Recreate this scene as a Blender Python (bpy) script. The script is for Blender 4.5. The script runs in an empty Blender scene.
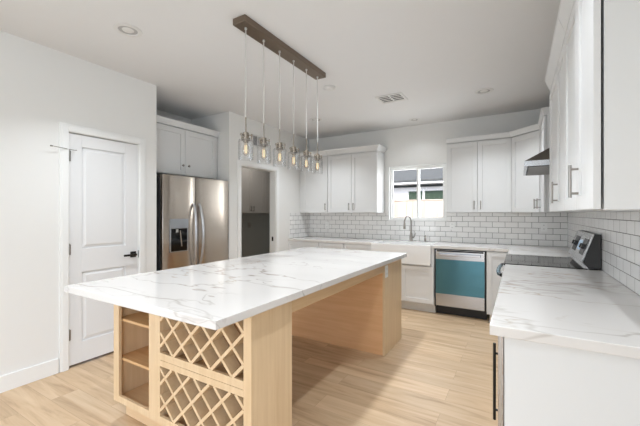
import bpy, bmesh, math, random
from mathutils import Vector, Matrix
random.seed(7)
SC = bpy.context.scene
XFILL = .50
COL = SC.collection
R = math.radians

# ------------------------------------------------------------------ camera
cam_d = bpy.data.cameras.new('camera')
cam = bpy.data.objects.new('camera', cam_d); COL.objects.link(cam)
cam_d.sensor_width = 36.0
cam_d.lens = 334.25 / 640 * 36.0
cam_d.shift_y = 0.0008
cam_d.clip_start = 0.02
cam.location = (0, 0, 1.3426)
cam.rotation_euler = (R(90), 0, 0.5351)
SC.camera = cam

# ------------------------------------------------------------------ view, world, sun, daylight
SC.view_settings.view_transform = 'Standard'
SC.view_settings.look = 'None'
SC.view_settings.gamma = 1.0
SC.view_settings.use_curve_mapping = False
SC.view_settings.exposure = -0.36
world = bpy.data.worlds.new('sky'); SC.world = world
world.use_nodes = True
wn = world.node_tree.nodes; wl = world.node_tree.links
bg = wn['Background']
sky = wn.new('ShaderNodeTexSky'); sky.sky_type = 'NISHITA'; sky.sun_disc = False
sky.sun_elevation = R(50); sky.sun_rotation = R(180); sky.air_density = 0.6; sky.dust_density = 3.0
wl.new(sky.outputs[0], bg.inputs[0]); bg.inputs[1].default_value = .6

def add_light(name, kind, loc, rot, energy, color=(1, 1, 1), size=None, size_y=None, spread=None):
    d = bpy.data.lights.new(name, kind); d.energy = energy; d.color = color
    if kind == 'AREA':
        d.shape = 'RECTANGLE'; d.size = size; d.size_y = size_y or size
        if spread: d.spread = spread
    o = bpy.data.objects.new(name, d); COL.objects.link(o)
    o.location = loc; o.rotation_euler = rot
    return o
sun = add_light('sun', 'SUN', (0, 0, 8), (R(42), 0, R(-14)), 3.4, (1, .96, .93)); sun.data.angle = R(2)
# daylight at the kitchen window and at added, unseen openings behind the camera
add_light('daylight_rear', 'AREA', (-2.2, -3.9, 1.35), (R(90), 0, 0), 60, (.74, .88, 1.0), 3.8, 2.3)
add_light('fill_right', 'AREA', (XFILL, -2.0, 1.35), (R(90), 0, R(90)), 72, (.74, .87, 1.0), 2.8, 2.1)  # added fill lamp at an unseen opening, brightens the left wall
add_light('daylight_side', 'AREA', (-3.9, -1.6, 1.35), (R(90), 0, R(-90)), 68, (.72, .865, 1.0), 3.0, 2.2)
add_light('daylight_kitchen', 'AREA', (-1.37, 5.46, 1.66), (R(-90), 0, 0), 16, (.98, .99, 1.0), .84, .8)

# ------------------------------------------------------------------ materials
def lin(c):
    return tuple(((v / 255) / 12.92 if v / 255 <= .04045 else ((v / 255 + .055) / 1.055) ** 2.4) for v in c) + (1,)
def newmat(name):
    m = bpy.data.materials.new(name); m.use_nodes = True
    return m, m.node_tree.nodes, m.node_tree.links, m.node_tree.nodes['Principled BSDF']
def mat(name, rgb, rough=.5, metal=0, spec=.5, noise=.02, nscale=8, bump=0, emit=None):
    m, n, l, b = newmat(name)
    tc = n.new('ShaderNodeTexCoord'); nz = n.new('ShaderNodeTexNoise'); nz.inputs['Scale'].default_value = nscale
    nz.inputs['Detail'].default_value = 3
    l.new(tc.outputs['Object'], nz.inputs['Vector'])
    r = n.new('ShaderNodeValToRGB'); c = lin(rgb)
    r.color_ramp.elements[0].color = tuple(max(0, v * (1 - noise)) for v in c[:3]) + (1,)
    r.color_ramp.elements[1].color = tuple(min(1, v * (1 + noise)) for v in c[:3]) + (1,)
    l.new(nz.outputs['Fac'], r.inputs[0]); l.new(r.outputs[0], b.inputs['Base Color'])
    b.inputs['Roughness'].default_value = rough; b.inputs['Metallic'].default_value = metal
    b.inputs['Specular IOR Level'].default_value = spec
    if bump:
        bp = n.new('ShaderNodeBump'); bp.inputs['Strength'].default_value = bump; bp.inputs['Distance'].default_value = .002
        n2 = n.new('ShaderNodeTexNoise'); n2.inputs['Scale'].default_value = 90; l.new(tc.outputs['Object'], n2.inputs['Vector'])
        l.new(n2.outputs['Fac'], bp.inputs['Height']); l.new(bp.outputs[0], b.inputs['Normal'])
    if emit:
        b.inputs['Emission Color'].default_value = lin(emit[0]); b.inputs['Emission Strength'].default_value = emit[1]
    return m
def steel(name, rgb, rough=.28, stretch=(60, 60, 1.5), amp=.12):
    m, n, l, b = newmat(name)
    tc = n.new('ShaderNodeTexCoord'); mp = n.new('ShaderNodeMapping'); mp.inputs['Scale'].default_value = stretch
    nz = n.new('ShaderNodeTexNoise'); nz.inputs['Scale'].default_value = 6; nz.inputs['Detail'].default_value = 4
    l.new(tc.outputs['Object'], mp.inputs[0]); l.new(mp.outputs[0], nz.inputs['Vector'])
    mr = n.new('ShaderNodeMapRange'); mr.inputs['To Min'].default_value = rough - amp / 2; mr.inputs['To Max'].default_value = rough + amp / 2
    l.new(nz.outputs['Fac'], mr.inputs[0]); l.new(mr.outputs[0], b.inputs['Roughness'])
    b.inputs['Base Color'].default_value = lin(rgb); b.inputs['Metallic'].default_value = 1
    return m
def wood(name, light, dark, axis='Z', rough=.42, scale=1.0):
    m, n, l, b = newmat(name)
    tc = n.new('ShaderNodeTexCoord'); mp = n.new('ShaderNodeMapping')
    st = {'X': (.5, 9, 9), 'Y': (9, .5, 9), 'Z': (9, 9, .5)}[axis]
    mp.inputs['Scale'].default_value = tuple(v * scale for v in st)
    nz = n.new('ShaderNodeTexNoise'); nz.inputs['Scale'].default_value = 3.2; nz.inputs['Detail'].default_value = 6
    nz.inputs['Roughness'].default_value = .62; nz.inputs['Distortion'].default_value = .35
    l.new(tc.outputs['Object'], mp.inputs[0]); l.new(mp.outputs[0], nz.inputs['Vector'])
    r = n.new('ShaderNodeValToRGB'); r.color_ramp.elements[0].position = .3; r.color_ramp.elements[1].position = .68
    r.color_ramp.elements[0].color = lin(dark); r.color_ramp.elements[1].color = lin(light)
    l.new(nz.outputs['Fac'], r.inputs[0]); l.new(r.outputs[0], b.inputs['Base Color'])
    b.inputs['Roughness'].default_value = rough
    return m
def quartz(name):
    m, n, l, b = newmat(name)
    g = n.new('ShaderNodeNewGeometry')
    base = lin((221, 217, 213))
    prev = None
    def vein(scale, dist, width, seed, col, strength, rot, det=3):
        nonlocal prev
        mp = n.new('ShaderNodeMapping'); mp.inputs['Location'].default_value = (seed, seed * 1.7, 0)
        mp.inputs['Rotation'].default_value = (0, 0, rot); mp.inputs['Scale'].default_value = (.40, 1.15, 1)
        l.new(g.outputs['Position'], mp.inputs[0])
        nz = n.new('ShaderNodeTexNoise'); nz.inputs['Scale'].default_value = scale; nz.inputs['Detail'].default_value = det
        nz.inputs['Roughness'].default_value = .55; nz.inputs['Distortion'].default_value = dist
        l.new(mp.outputs[0], nz.inputs['Vector'])
        s = n.new('ShaderNodeMath'); s.operation = 'SUBTRACT'; s.inputs[1].default_value = .5; l.new(nz.outputs['Fac'], s.inputs[0])
        a = n.new('ShaderNodeMath'); a.operation = 'ABSOLUTE'; l.new(s.outputs[0], a.inputs[0])
        mr = n.new('ShaderNodeMapRange'); mr.inputs['From Min'].default_value = 0; mr.inputs['From Max'].default_value = width
        mr.inputs['To Min'].default_value = 1; mr.inputs['To Max'].default_value = 0; mr.interpolation_type = 'SMOOTHSTEP'
        l.new(a.outputs[0], mr.inputs[0])
        # veins fade in and out
        n2 = n.new('ShaderNodeTexNoise'); n2.inputs['Scale'].default_value = scale * 1.3; l.new(mp.outputs[0], n2.inputs['Vector'])
        m2 = n.new('ShaderNodeMapRange'); m2.inputs['From Min'].default_value = .42; m2.inputs['From Max'].default_value = .62
        m2.inputs['To Max'].default_value = strength; l.new(n2.outputs['Fac'], m2.inputs[0])
        mu = n.new('ShaderNodeMath'); mu.operation = 'MULTIPLY'; l.new(mr.outputs[0], mu.inputs[0]); l.new(m2.outputs[0], mu.inputs[1])
        mx = n.new('ShaderNodeMix'); mx.data_type = 'RGBA'
        if prev is None: mx.inputs['A'].default_value = base
        else: l.new(prev, mx.inputs['A'])
        mx.inputs['B'].default_value = lin(col); l.new(mu.outputs[0], mx.inputs['Factor'])
        prev = mx.outputs['Result']
    vein(.8, .1, .08, 3.1, (210, 206, 202), .75, -.5, 2)
    vein(.95, .12, .008, 11.3, (164, 153, 142), .62, .35, 4)
    vein(1.2, .15, .009, 7.7, (158, 147, 136), .75, .1, 5)
    vein(1.9, .15, .010, 24.9, (184, 168, 148), .7, .6, 5)
    vein(1.6, .15, .007, 41.7, (166, 157, 147), .6, -.2, 5)
    l.new(prev, b.inputs['Base Color'])
    b.inputs['Roughness'].default_value = .16; b.inputs['Specular IOR Level'].default_value = .5
    return m
def tile(name, axis):
    m, n, l, b = newmat(name)
    g = n.new('ShaderNodeNewGeometry'); sp = n.new('ShaderNodeSeparateXYZ'); l.new(g.outputs['Position'], sp.inputs[0])
    z = n.new('ShaderNodeMath'); z.operation = 'SUBTRACT'; z.inputs[1].default_value = .9205; l.new(sp.outputs['Z'], z.inputs[0])
    cb = n.new('ShaderNodeCombineXYZ'); l.new(sp.outputs[axis], cb.inputs[0]); l.new(z.outputs[0], cb.inputs[1])
    br = n.new('ShaderNodeTexBrick'); br.offset = .5; br.squash = 1
    br.inputs['Color1'].default_value = lin((246, 245, 243)); br.inputs['Color2'].default_value = lin((238, 237, 235))
    br.inputs['Mortar'].default_value = lin((108, 105, 101))
    br.inputs['Scale'].default_value = 1; br.inputs['Mortar Size'].default_value = .0024; br.inputs['Mortar Smooth'].default_value = .15
    br.inputs['Brick Width'].default_value = .1545; br.inputs['Row Height'].default_value = .0765
    l.new(cb.outputs[0], br.inputs['Vector']); l.new(br.outputs['Color'], b.inputs['Base Color'])
    mr = n.new('ShaderNodeMapRange'); mr.inputs['To Min'].default_value = .14; mr.inputs['To Max'].default_value = .8
    l.new(br.outputs['Fac'], mr.inputs[0]); l.new(mr.outputs[0], b.inputs['Roughness'])
    bp = n.new('ShaderNodeBump'); bp.invert = True; bp.inputs['Strength'].default_value = .5; bp.inputs['Distance'].default_value = .002
    l.new(br.outputs['Fac'], bp.inputs['Height']); l.new(bp.outputs[0], b.inputs['Normal'])
    return m
def plank_floor(name):
    m, n, l, b = newmat(name)
    g = n.new('ShaderNodeNewGeometry')
    br = n.new('ShaderNodeTexBrick'); br.offset = .37; br.squash = 1
    br.inputs['Color1'].default_value = (0, 0, 0, 1); br.inputs['Color2'].default_value = (1, 1, 1, 1); br.inputs['Mortar'].default_value = (.5, .5, .5, 1)
    br.inputs['Scale'].default_value = 1; br.inputs['Mortar Size'].default_value = .0011; br.inputs['Mortar Smooth'].default_value = 0
    br.inputs['Brick Width'].default_value = 1.22; br.inputs['Row Height'].default_value = .18
    l.new(g.outputs['Position'], br.inputs['Vector'])
    # every board shifts the grain
    sc = n.new('ShaderNodeVectorMath'); sc.operation = 'SCALE'; sc.inputs['Scale'].default_value = 23; l.new(br.outputs['Color'], sc.inputs[0])
    ad = n.new('ShaderNodeVectorMath'); ad.operation = 'ADD'; l.new(g.outputs['Position'], ad.inputs[0]); l.new(sc.outputs[0], ad.inputs[1])
    mp = n.new('ShaderNodeMapping'); mp.inputs['Scale'].default_value = (.55, 6, 1); l.new(ad.outputs[0], mp.inputs[0])
    nz = n.new('ShaderNodeTexNoise'); nz.inputs['Scale'].default_value = 2.4; nz.inputs['Detail'].default_value = 7; nz.inputs['Roughness'].default_value = .6
    nz.inputs['Distortion'].default_value = .6
    l.new(mp.outputs[0], nz.inputs['Vector'])
    r = n.new('ShaderNodeValToRGB'); e = r.color_ramp.elements
    e[0].position = .28; e[0].color = lin((172, 141, 110)); e[1].position = .66; e[1].color = lin((216, 190, 158))
    k = e.new(.46); k.color = lin((202, 173, 139))
    l.new(nz.outputs['Fac'], r.inputs[0])
    hs = n.new('ShaderNodeHueSaturation'); l.new(r.outputs[0], hs.inputs['Color'])
    mr = n.new('ShaderNodeMapRange'); mr.inputs['To Min'].default_value = .94; mr.inputs['To Max'].default_value = 1.05
    l.new(br.outputs['Color'], mr.inputs[0]); l.new(mr.outputs[0], hs.inputs['Value'])
    mx = n.new('ShaderNodeMix'); mx.data_type = 'RGBA'; l.new(br.outputs['Fac'], mx.inputs['Factor'])
    l.new(hs.outputs[0], mx.inputs['A']); mx.inputs['B'].default_value = lin((176, 146, 116))
    l.new(mx.outputs['Result'], b.inputs['Base Color'])
    b.inputs['Roughness'].default_value = .42; b.inputs['Specular IOR Level'].default_value = .4
    return m
def clear_glass(name, tint=(255, 255, 255), gloss=.10):
    m = bpy.data.materials.new(name); m.use_nodes = True
    n, l = m.node_tree.nodes, m.node_tree.links; n.clear()
    o = n.new('ShaderNodeOutputMaterial'); t = n.new('ShaderNodeBsdfTransparent'); t.inputs[0].default_value = lin(tint)
    g = n.new('ShaderNodeBsdfGlossy'); g.inputs['Roughness'].default_value = .04
    f = n.new('ShaderNodeLayerWeight'); f.inputs['Blend'].default_value = gloss
    x = n.new('ShaderNodeMixShader'); l.new(f.outputs['Facing'], x.inputs[0]); l.new(t.outputs[0], x.inputs[1]); l.new(g.outputs[0], x.inputs[2])
    l.new(x.outputs[0], o.inputs[0])
    return m

M = dict(
    wall=mat('wall_paint', (236, 235, 232), .75, noise=.008, bump=.04),
    ceiling=mat('ceiling_paint', (228, 227, 226), .85, noise=.008, bump=.06),
    cab=mat('white_lacquer', (223, 223, 222), .35, noise=.006),
    trim=mat('white_trim', (242, 242, 240), .35, noise=.006),
    door=mat('door_paint', (236, 236, 236), .35, noise=.006),
    floor=plank_floor('oak_planks'), quartz=quartz('veined_quartz'),
    tile_x=tile('subway_tile_x', 'X'), tile_y=tile('subway_tile_y', 'Y'),
    maple=wood('maple_z', (230, 203, 166), (218, 188, 148), 'Z'), maple_x=wood('maple_x', (230, 200, 160), (218, 184, 142), 'X'),
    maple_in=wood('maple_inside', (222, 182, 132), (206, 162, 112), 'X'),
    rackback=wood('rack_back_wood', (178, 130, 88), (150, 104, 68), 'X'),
    maple_y=wood('maple_y', (222, 190, 148), (208, 172, 128), 'Y'),
    maple_dark=wood('maple_panel', (238, 192, 146), (224, 174, 126), 'X'),
    steel=steel('brushed_steel', (188, 188, 190)), fridgesteel=steel('fridge_steel', (196, 186, 175), .24), hoodsteel=steel('dark_reflection_steel', (120, 116, 108), .2), steel_x=steel('brushed_steel_x', (190, 194, 200), .25, (1.5, 60, 60)),
    nickel=mat('brushed_nickel', (158, 153, 147), .3, 1), bronze=mat('aged_nickel', (172, 163, 152), .25, 1),
    canopy=mat('brushed_bronze', (134, 120, 106), .4, 1),
    black=mat('black_plastic', (22, 22, 24), .4), blackmetal=mat('black_metal', (18, 17, 17), .35),
    glassblack=mat('black_glass', (10, 10, 11), .06), dark=mat('dark_grey', (58, 58, 60), .5),
    film=mat('blue_film', (84, 134, 152), .22, .75, noise=.10, nscale=3), ceramic=mat('fireclay', (240, 239, 237), .12),
    glass=clear_glass('clear_glass', (253, 253, 253), .34), pane=clear_glass('window_glass', (250, 252, 252), .04),
    bulb=clear_glass('bulb_glass', (255, 250, 240), .5), filament=mat('filament', (255, 236, 200), .4, emit=((255, 238, 208), 1.1)),
    cord=mat('silver_cord', (216, 214, 210), .35, .3),
    hingem=mat('satin_hinge', (150, 146, 140), .35, 1),
    vent=mat('vent_white', (224, 222, 219), .5), ventdark=mat('vent_dark', (40, 38, 36), .8),
    grille=mat('grille_grey', (176, 176, 176), .5),
    roof=mat('roof_shingle', (96, 98, 97), .9, noise=.35, nscale=14), stucco=mat('house_wall', (240, 240, 238), .8),
    fence=wood('fence_boards', (240, 226, 212), (226, 204, 184), 'Z', .8, .5), darkgreen=mat('window_reflect', (70, 86, 72), .1),
    slate=mat('slate_trim_shade', (70, 76, 76), .7), gravel=mat('gravel', (150, 142, 130), .9, noise=.2, nscale=30),
    display=mat('display', (190, 205, 218), .2, emit=((170, 205, 240), .35)), lightin=mat('lamp_lens', (228, 226, 222), .4),
    can=mat('can_baffle', (176, 173, 170), .5),
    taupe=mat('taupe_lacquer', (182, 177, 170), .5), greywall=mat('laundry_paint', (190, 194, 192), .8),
)

# ------------------------------------------------------------------ helpers
def wloc(o):
    v = Vector((0, 0, 0))
    while o: v += o.location; o = o.parent
    return v
def tag(o, label=None, cat=None, group=None, kind=None):
    for k, v in (('label', label), ('category', cat), ('group', group), ('kind', kind)):
        if v: o[k] = v
    return o
def thing(name, loc, label, cat, group=None):
    o = bpy.data.objects.new(name, None); COL.objects.link(o); o.location = loc; o.empty_display_size = .1
    return tag(o, label, cat, group)
def obj(name, bm, m, parent=None, bevel=0, smooth=False, label=None, seg=2):
    bmesh.ops.recalc_face_normals(bm, faces=bm.faces)
    if parent: off = wloc(parent)
    else:
        xs = [v.co for v in bm.verts]
        off = Vector(((min(c.x for c in xs) + max(c.x for c in xs)) / 2, (min(c.y for c in xs) + max(c.y for c in xs)) / 2, min(c.z for c in xs)))
    for v in bm.verts: v.co -= off
    me = bpy.data.meshes.new(name); bm.to_mesh(me); bm.free()
    me.materials.append(m)
    o = bpy.data.objects.new(name, me); COL.objects.link(o)
    if parent: o.parent = parent
    else: o.location = off
    if smooth:
        for p in me.polygons: p.use_smooth = True
        me.set_sharp_from_angle(angle=R(40))
    if bevel:
        b = o.modifiers.new('bevel', 'BEVEL'); b.width = bevel; b.segments = seg; b.limit_method = 'ANGLE'; b.harden_normals = False
    if label: o['label'] = label
    return o
def struct(name, bm, m, parent=None, bevel=0, **k):
    o = obj(name, bm, m, parent, bevel, **k)
    if not parent: o['kind'] = 'structure'
    return o
def hexa(bm, p):
    v = [bm.verts.new(q) for q in p]
    for f in ((0, 3, 2, 1), (4, 5, 6, 7), (0, 1, 5, 4), (1, 2, 6, 5), (2, 3, 7, 6), (3, 0, 4, 7)): bm.faces.new([v[i] for i in f])
def box(bm, x0, x1, y0, y1, z0, z1):
    hexa(bm, [(x0, y0, z0), (x1, y0, z0), (x1, y1, z0), (x0, y1, z0), (x0, y0, z1), (x1, y0, z1), (x1, y1, z1), (x0, y1, z1)])
def B(*a):
    bm = bmesh.new()
    if isinstance(a[0], (tuple, list)):
        for q in a: box(bm, *q)
    else: box(bm, *a)
    return bm
def cyl(bm, p0, p1, r0, r1=None, seg=16, caps=True):
    p0, p1 = Vector(p0), Vector(p1); r1 = r0 if r1 is None else r1
    d = (p1 - p0).normalized(); a = d.orthogonal().normalized(); b = d.cross(a)
    ring = []
    for p, r in ((p0, r0), (p1, r1)):
        ring.append([bm.verts.new(p + r * (math.cos(t) * a + math.sin(t) * b)) for t in (2 * math.pi * i / seg for i in range(seg))])
    for i in range(seg):
        j = (i + 1) % seg; bm.faces.new((ring[0][i], ring[0][j], ring[1][j], ring[1][i]))
    if caps: bm.faces.new(ring[0][::-1]); bm.faces.new(ring[1])
def tube(bm, pts, r, seg=12, closed=False):
    pts = [Vector(p) for p in pts]; rings = []; n = len(pts)
    t0 = (pts[1] - pts[0]).normalized(); a = t0.orthogonal().normalized()
    for i, p in enumerate(pts):
        t = (pts[min(i + 1, n - 1)] - pts[max(i - 1, 0)]).normalized()
        a = (a - a.dot(t) * t).normalized(); b = t.cross(a)
        rr = r[i] if isinstance(r, (list, tuple)) else r
        rings.append([bm.verts.new(p + rr * (math.cos(u) * a + math.sin(u) * b)) for u in (2 * math.pi * k / seg for k in range(seg))])
    for i in range(n - 1):
        for k in range(seg):
            j = (k + 1) % seg; bm.faces.new((rings[i][k], rings[i][j], rings[i + 1][j], rings[i + 1][k]))
    bm.faces.new(rings[0][::-1]); bm.faces.new(rings[-1])
def lathe(bm, prof, c, seg=32, close=False):
    rings = []
    for r, z in prof:
        rings.append([bm.verts.new((c[0] + r * math.cos(t), c[1] + r * math.sin(t), c[2] + z)) for t in (2 * math.pi * i / seg for i in range(seg))])
    pr = list(zip(rings, rings[1:] + ([rings[0]] if close else [])))
    if not close: pr = list(zip(rings, rings[1:]))
    for r0, r1 in pr:
        for i in range(seg):
            j = (i + 1) % seg; bm.faces.new((r0[i], r0[j], r1[j], r1[i]))
    if not close:
        if prof[0][0] > 1e-4: bm.faces.new(rings[0][::-1])
        if prof[-1][0] > 1e-4: bm.faces.new(rings[-1])
    bmesh.ops.remove_doubles(bm, verts=bm.verts, dist=1e-5)

class Frame:                       # u runs along a cabinet face, w points out of it, z is up
    def __init__(s, o, u, w): s.o, s.u, s.w = Vector(o), Vector(u).normalized(), Vector(w).normalized()
    def p(s, u, z, w): return s.o + s.u * u + s.w * w + Vector((0, 0, z))
    def box(s, bm, u0, u1, z0, z1, w0, w1):
        hexa(bm, [s.p(u0, z0, w0), s.p(u1, z0, w0), s.p(u1, z0, w1), s.p(u0, z0, w1), s.p(u0, z1, w0), s.p(u1, z1, w0), s.p(u1, z1, w1), s.p(u0, z1, w1)])
def shaker(F, u0, u1, z0, z1, t=.02, st=.058, rec=.009, w=.002):
    bm = bmesh.new()
    F.box(bm, u0, u0 + st, z0, z1, w, w + t); F.box(bm, u1 - st, u1, z0, z1, w, w + t)
    F.box(bm, u0 + st, u1 - st, z0, z0 + st, w, w + t); F.box(bm, u0 + st, u1 - st, z1 - st, z1, w, w + t)
    F.box(bm, u0 + st, u1 - st, z0 + st, z1 - st, w, w + t - rec)
    return bm
def bar_pull(F, u, z, length=.13, vertical=True, out=.034, w=.022, r=.006):
    bm = bmesh.new(); h = length / 2; q = h * .74
    if vertical:
        cyl(bm, F.p(u, z - h, w + out), F.p(u, z + h, w + out), r)
        for s in (-q, q): cyl(bm, F.p(u, z + s, w), F.p(u, z + s, w + out), r * .8)
    else:
        cyl(bm, F.p(u - h, z, w + out), F.p(u + h, z, w + out), r)
        for s in (-q, q): cyl(bm, F.p(u + s, z, w), F.p(u + s, z, w + out), r * .8)
    return bm
def knob(F, u, z, w=.022):
    bm = bmesh.new(); cyl(bm, F.p(u, z, w), F.p(u, z, w + .016), .005); cyl(bm, F.p(u, z, w + .016), F.p(u, z, w + .024), .011, .015); cyl(bm, F.p(u, z, w + .024), F.p(u, z, w + .030), .015, .010)
    return bm
DOORW = [.002]
def cabinet(name, F, u0, u1, z0, z1, depth, doors, label, cat='cabinet', group=None, crown=None, toe=None, body_m=None, drawers=(), m=None):
    """doors: (u0,u1,z0,z1,(kind,u,z,len)) ; crown: (zbottom, ztop, flare_left, flare_right)"""
    body_m = body_m or M['cab']; m = m or M['cab']
    t = thing(name, F.p((u0 + u1) / 2, 0 if toe else z0, -depth / 2), label, cat, group)
    g = .0008
    bm = bmesh.new(); F.box(bm, u0 + g, u1 - g, z0, z1, -depth, 0); obj('carcass', bm, body_m, t, .001)
    for kind, lst in (('door', doors), ('drawer', drawers)):
        for d in lst:
            D = obj(kind, shaker(F, d[0], d[1], d[2], d[3], st=.058 if kind == 'door' else .04, w=DOORW[0]), m, t, .0012)
            if len(d) > 4 and d[4]:
                k = d[4]
                if k[0] == 'pull': obj('handle', bar_pull(F, k[1], k[2], k[3], True), M['nickel'], D, smooth=True)
                elif k[0] == 'hpull': obj('handle', bar_pull(F, k[1], k[2], k[3], False), M['nickel'], D, smooth=True)
                else: obj('knob', knob(F, k[1], k[2]), M['nickel'], D, smooth=True)
    if crown:
        a, b, fl, fr = crown[:4]; e = crown[4] if len(crown) > 4 else .05
        bm = bmesh.new()
        F.box(bm, u0 + g, u1 - g, a, a + .012, -depth, .026)
        p = lambda u, z, w: F.p(u, z, w)
        U0, U1 = u0 + g, u1 - g; z2 = b - .014
        hexa(bm, [p(U0, a + .012, -depth), p(U1, a + .012, -depth), p(U1, a + .012, .026), p(U0, a + .012, .026),
                  p(U0 - fl * e, z2, -depth), p(U1 + fr * e, z2, -depth), p(U1 + fr * e, z2, .026 + e), p(U0 - fl * e, z2, .026 + e)])
        F.box(bm, U0 - fl * e, U1 + fr * e, z2, b, -depth, .028 + e)
        obj('crown_moulding', bm, M['cab'], t, .001)
    if toe:
        bm = bmesh.new(); F.box(bm, u0 + .001, u1 - .001, 0, z0 - .001, -depth, toe); obj('toe_kick', bm, M['cab'], t)
    return t

XL, XW, YB, ZC = -3.337, .5444, 5.24, 2.715
WT = .12
# ------------------------------------------------------------------ shell
def slab(name, m, *bx, **k): return struct(name, B(*bx), m, **k)
slab('floor', M['floor'], (-6.0, XW + WT, -4.0, YB + .15, -.05, 0), (-6.0, XL, YB + .15, 6.72, -.05, 0))
slab('ceiling', M['ceiling'], (-6.0, XW + WT, -4.0, YB + .15, ZC, ZC + .12), (-6.0, XL, YB + .15, 6.72, ZC, ZC + .12))
slab('ceiling_sunblock', M['ceiling'], (-7.5, 3.0, -6.6, -4.121, 2.62, 2.76), (XW + WT + .001, 3.0, -4.12, .5, 2.62, 2.76), (-7.9, -6.121, -4.12, .5, 2.62, 2.76))  # unseen slabs added to keep the sun out of the openings
# left wall: pantry door, fridge alcove, laundry doorway
slab('wall_left', M['wall'],
     (XL - WT, XL, -.1, 1.376, 0, ZC), (XL - WT, XL, 1.376, 1.99, 2.046, ZC), (XL - WT, XL, 1.99, 2.19, 0, ZC),
     (-4.1, XL - WT, 2.07, 2.19, 0, ZC),
     (-4.22, -4.1, 2.07, 3.36, 0, ZC),
     (-4.1, XL, 3.24, 3.36, 0, ZC),
     (XL - WT, XL, 3.36, 3.45, 0, ZC), (XL - WT, XL, 3.45, 4.25, 2.03, ZC), (XL - WT, XL, 4.25, YB, 0, ZC))
slab('wall_pantry', M['wall'], (-4.6, -4.5, -.1, 2.06, 0, ZC), (-4.5, XL - WT, -.1, 0, 0, ZC))
slab('wall_laundry', M['greywall'], (-5.32, -5.22, 3.36, 6.6, 0, ZC), (-5.22, -4.22, 3.36, 3.46, 0, ZC), (-5.32, XL, 6.6, 6.72, 0, ZC), (XL - WT, XL, YB + .151, 6.6, 0, ZC))
wx0, wx1, wz0, wz1 = -1.800, -.922, 1.236, 2.088
slab('wall_back', M['wall'], (XL - WT, wx0, YB, YB + .15, 0, ZC), (wx1, XW + WT, YB, YB + .15, 0, ZC), (wx0, wx1, YB, YB + .15, 0, wz0), (wx0, wx1, YB, YB + .15, wz1, ZC))
slab('wall_right', M['wall'], (XW, XW + WT, -.55, YB, 0, ZC), (XW, XW + WT, -4.0, -3.45, 0, ZC), (XW, XW + WT, -3.45, -.55, 2.42, ZC), (XW, XW + WT, -3.45, -.55, 0, .25))  # includes an unseen opening added for the right fill lamp
slab('wall_rear', M['wall'], (-6, -4.2, -4.12, -4.0, 0, ZC), (.3, XW + WT, -4.12, -4.0, 0, ZC), (-4.2, .3, -4.12, -4.0, 2.45, ZC))
slab('wall_side', M['wall'], (-6.12, -6, -4.12, -3.0, 0, ZC), (-6.12, -6, -.6, -.1, 0, ZC), (-6.12, -6, -3.0, -.6, 2.35, ZC), (-6.12, -4.6, -.2, -.1, 0, ZC), (-4.6, XL - WT, -.2, -.1, 0, ZC))
# baseboards
slab('baseboard_left', M['trim'], (XL, XL + .014, -.1, 1.298, 0, .125), (XL, XL + .014, 2.068, 2.19, 0, .125), (XL, XL + .014, 3.24, 3.37, 0, .125), (XL, XL + .014, 4.33, 4.575, 0, .125), bevel=.003)

# pantry door (closed)
FL = Frame((XL, 0, 0), (0, 1, 0), (1, 0, 0))      # u = world Y, w = out of the left wall
dr = bpy.data.objects.new('door_1', None); COL.objects.link(dr); dr.location = (XL, 1.68, 0); dr['kind'] = 'structure'
def door_slab():
    bm = bmesh.new(); y0, y1, a, b = 1.381, 1.985, .022, 2.040
    w0, w1 = -.040, -.004
    for q in ((y0, 1.478, a, b), (1.862, y1, a, b), (1.478, 1.862, a, .205), (1.478, 1.862, .825, 1.028), (1.478, 1.862, 1.935, b)): FL.box(bm, *q, w0, w1)
    for z0, z1 in ((.205, .825), (1.028, 1.935)):
        FL.box(bm, 1.478, 1.862, z0, z1, w0, w1 - .016)
        s = .028; wa, wb = w1 - .016, w1 - .003; u0, u1 = 1.486, 1.854; z0 += .008; z1 -= .008
        p = FL.p
        hexa(bm, [p(u0, z0, wa), p(u1, z0, wa), p(u1, z1, wa), p(u0, z1, wa), p(u0 + s, z0 + s, wb), p(u1 - s, z0 + s, wb), p(u1 - s, z1 - s, wb), p(u0 + s, z1 - s, wb)])
    return bm
obj('door_slab', door_slab(), M['door'], dr, .0012)
def casing(y0, y1, zt, cw=.068):
    bm = bmesh.new()
    for (w0, w1, i) in ((0, .014, 0), (.014, .020, .016)):
        FL.box(bm, y0 - cw + i, y0 - i * .3, 0, zt + cw - i, w0, w1); FL.box(bm, y1 + i * .3, y1 + cw - i, 0, zt + cw - i, w0, w1)
        FL.box(bm, y0 - i * .3, y1 + i * .3, zt + i * .3, zt + cw - i, w0, w1)
    return bm
obj('casing', casing(1.372, 1.994, 2.048), M['trim'], dr, .002)
bm = bmesh.new()
FL.box(bm, 1.3765, 1.3795, 0, 2.045, -.1, 0); FL.box(bm, 1.9865, 1.9895, 0, 2.045, -.1, 0)
obj('jamb', bm, M['trim'], dr)
for z in (1.84, 1.03, .29):
    bm = bmesh.new(); cyl(bm, FL.p(1.379, z - .045, .006), FL.p(1.379, z + .045, .006), .007, seg=12); cyl(bm, FL.p(1.379, z + .045, .006), FL.p(1.379, z + .052, .006), .005, .002, 12)
    FL.box(bm, 1.381, 1.392, z - .044, z + .044, -.0035, .001)
    hg = obj('hinge', bm, M['hingem'], dr, smooth=True)
    if z > 1.5:
        bm = bmesh.new(); tube(bm, [FL.p(1.379, z + .055, .006), FL.p(1.34, z + .055, .03), FL.p(1.24, z + .058, .05)], .0025, 8)
        cyl(bm, FL.p(1.24, z + .058, .05), FL.p(1.225, z + .058, .052), .006); cyl(bm, FL.p(1.379, z + .055, .006), FL.p(1.43, z + .055, .02), .0035)
        obj('door_stop', bm, M['hingem'], hg, smooth=True)
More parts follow.
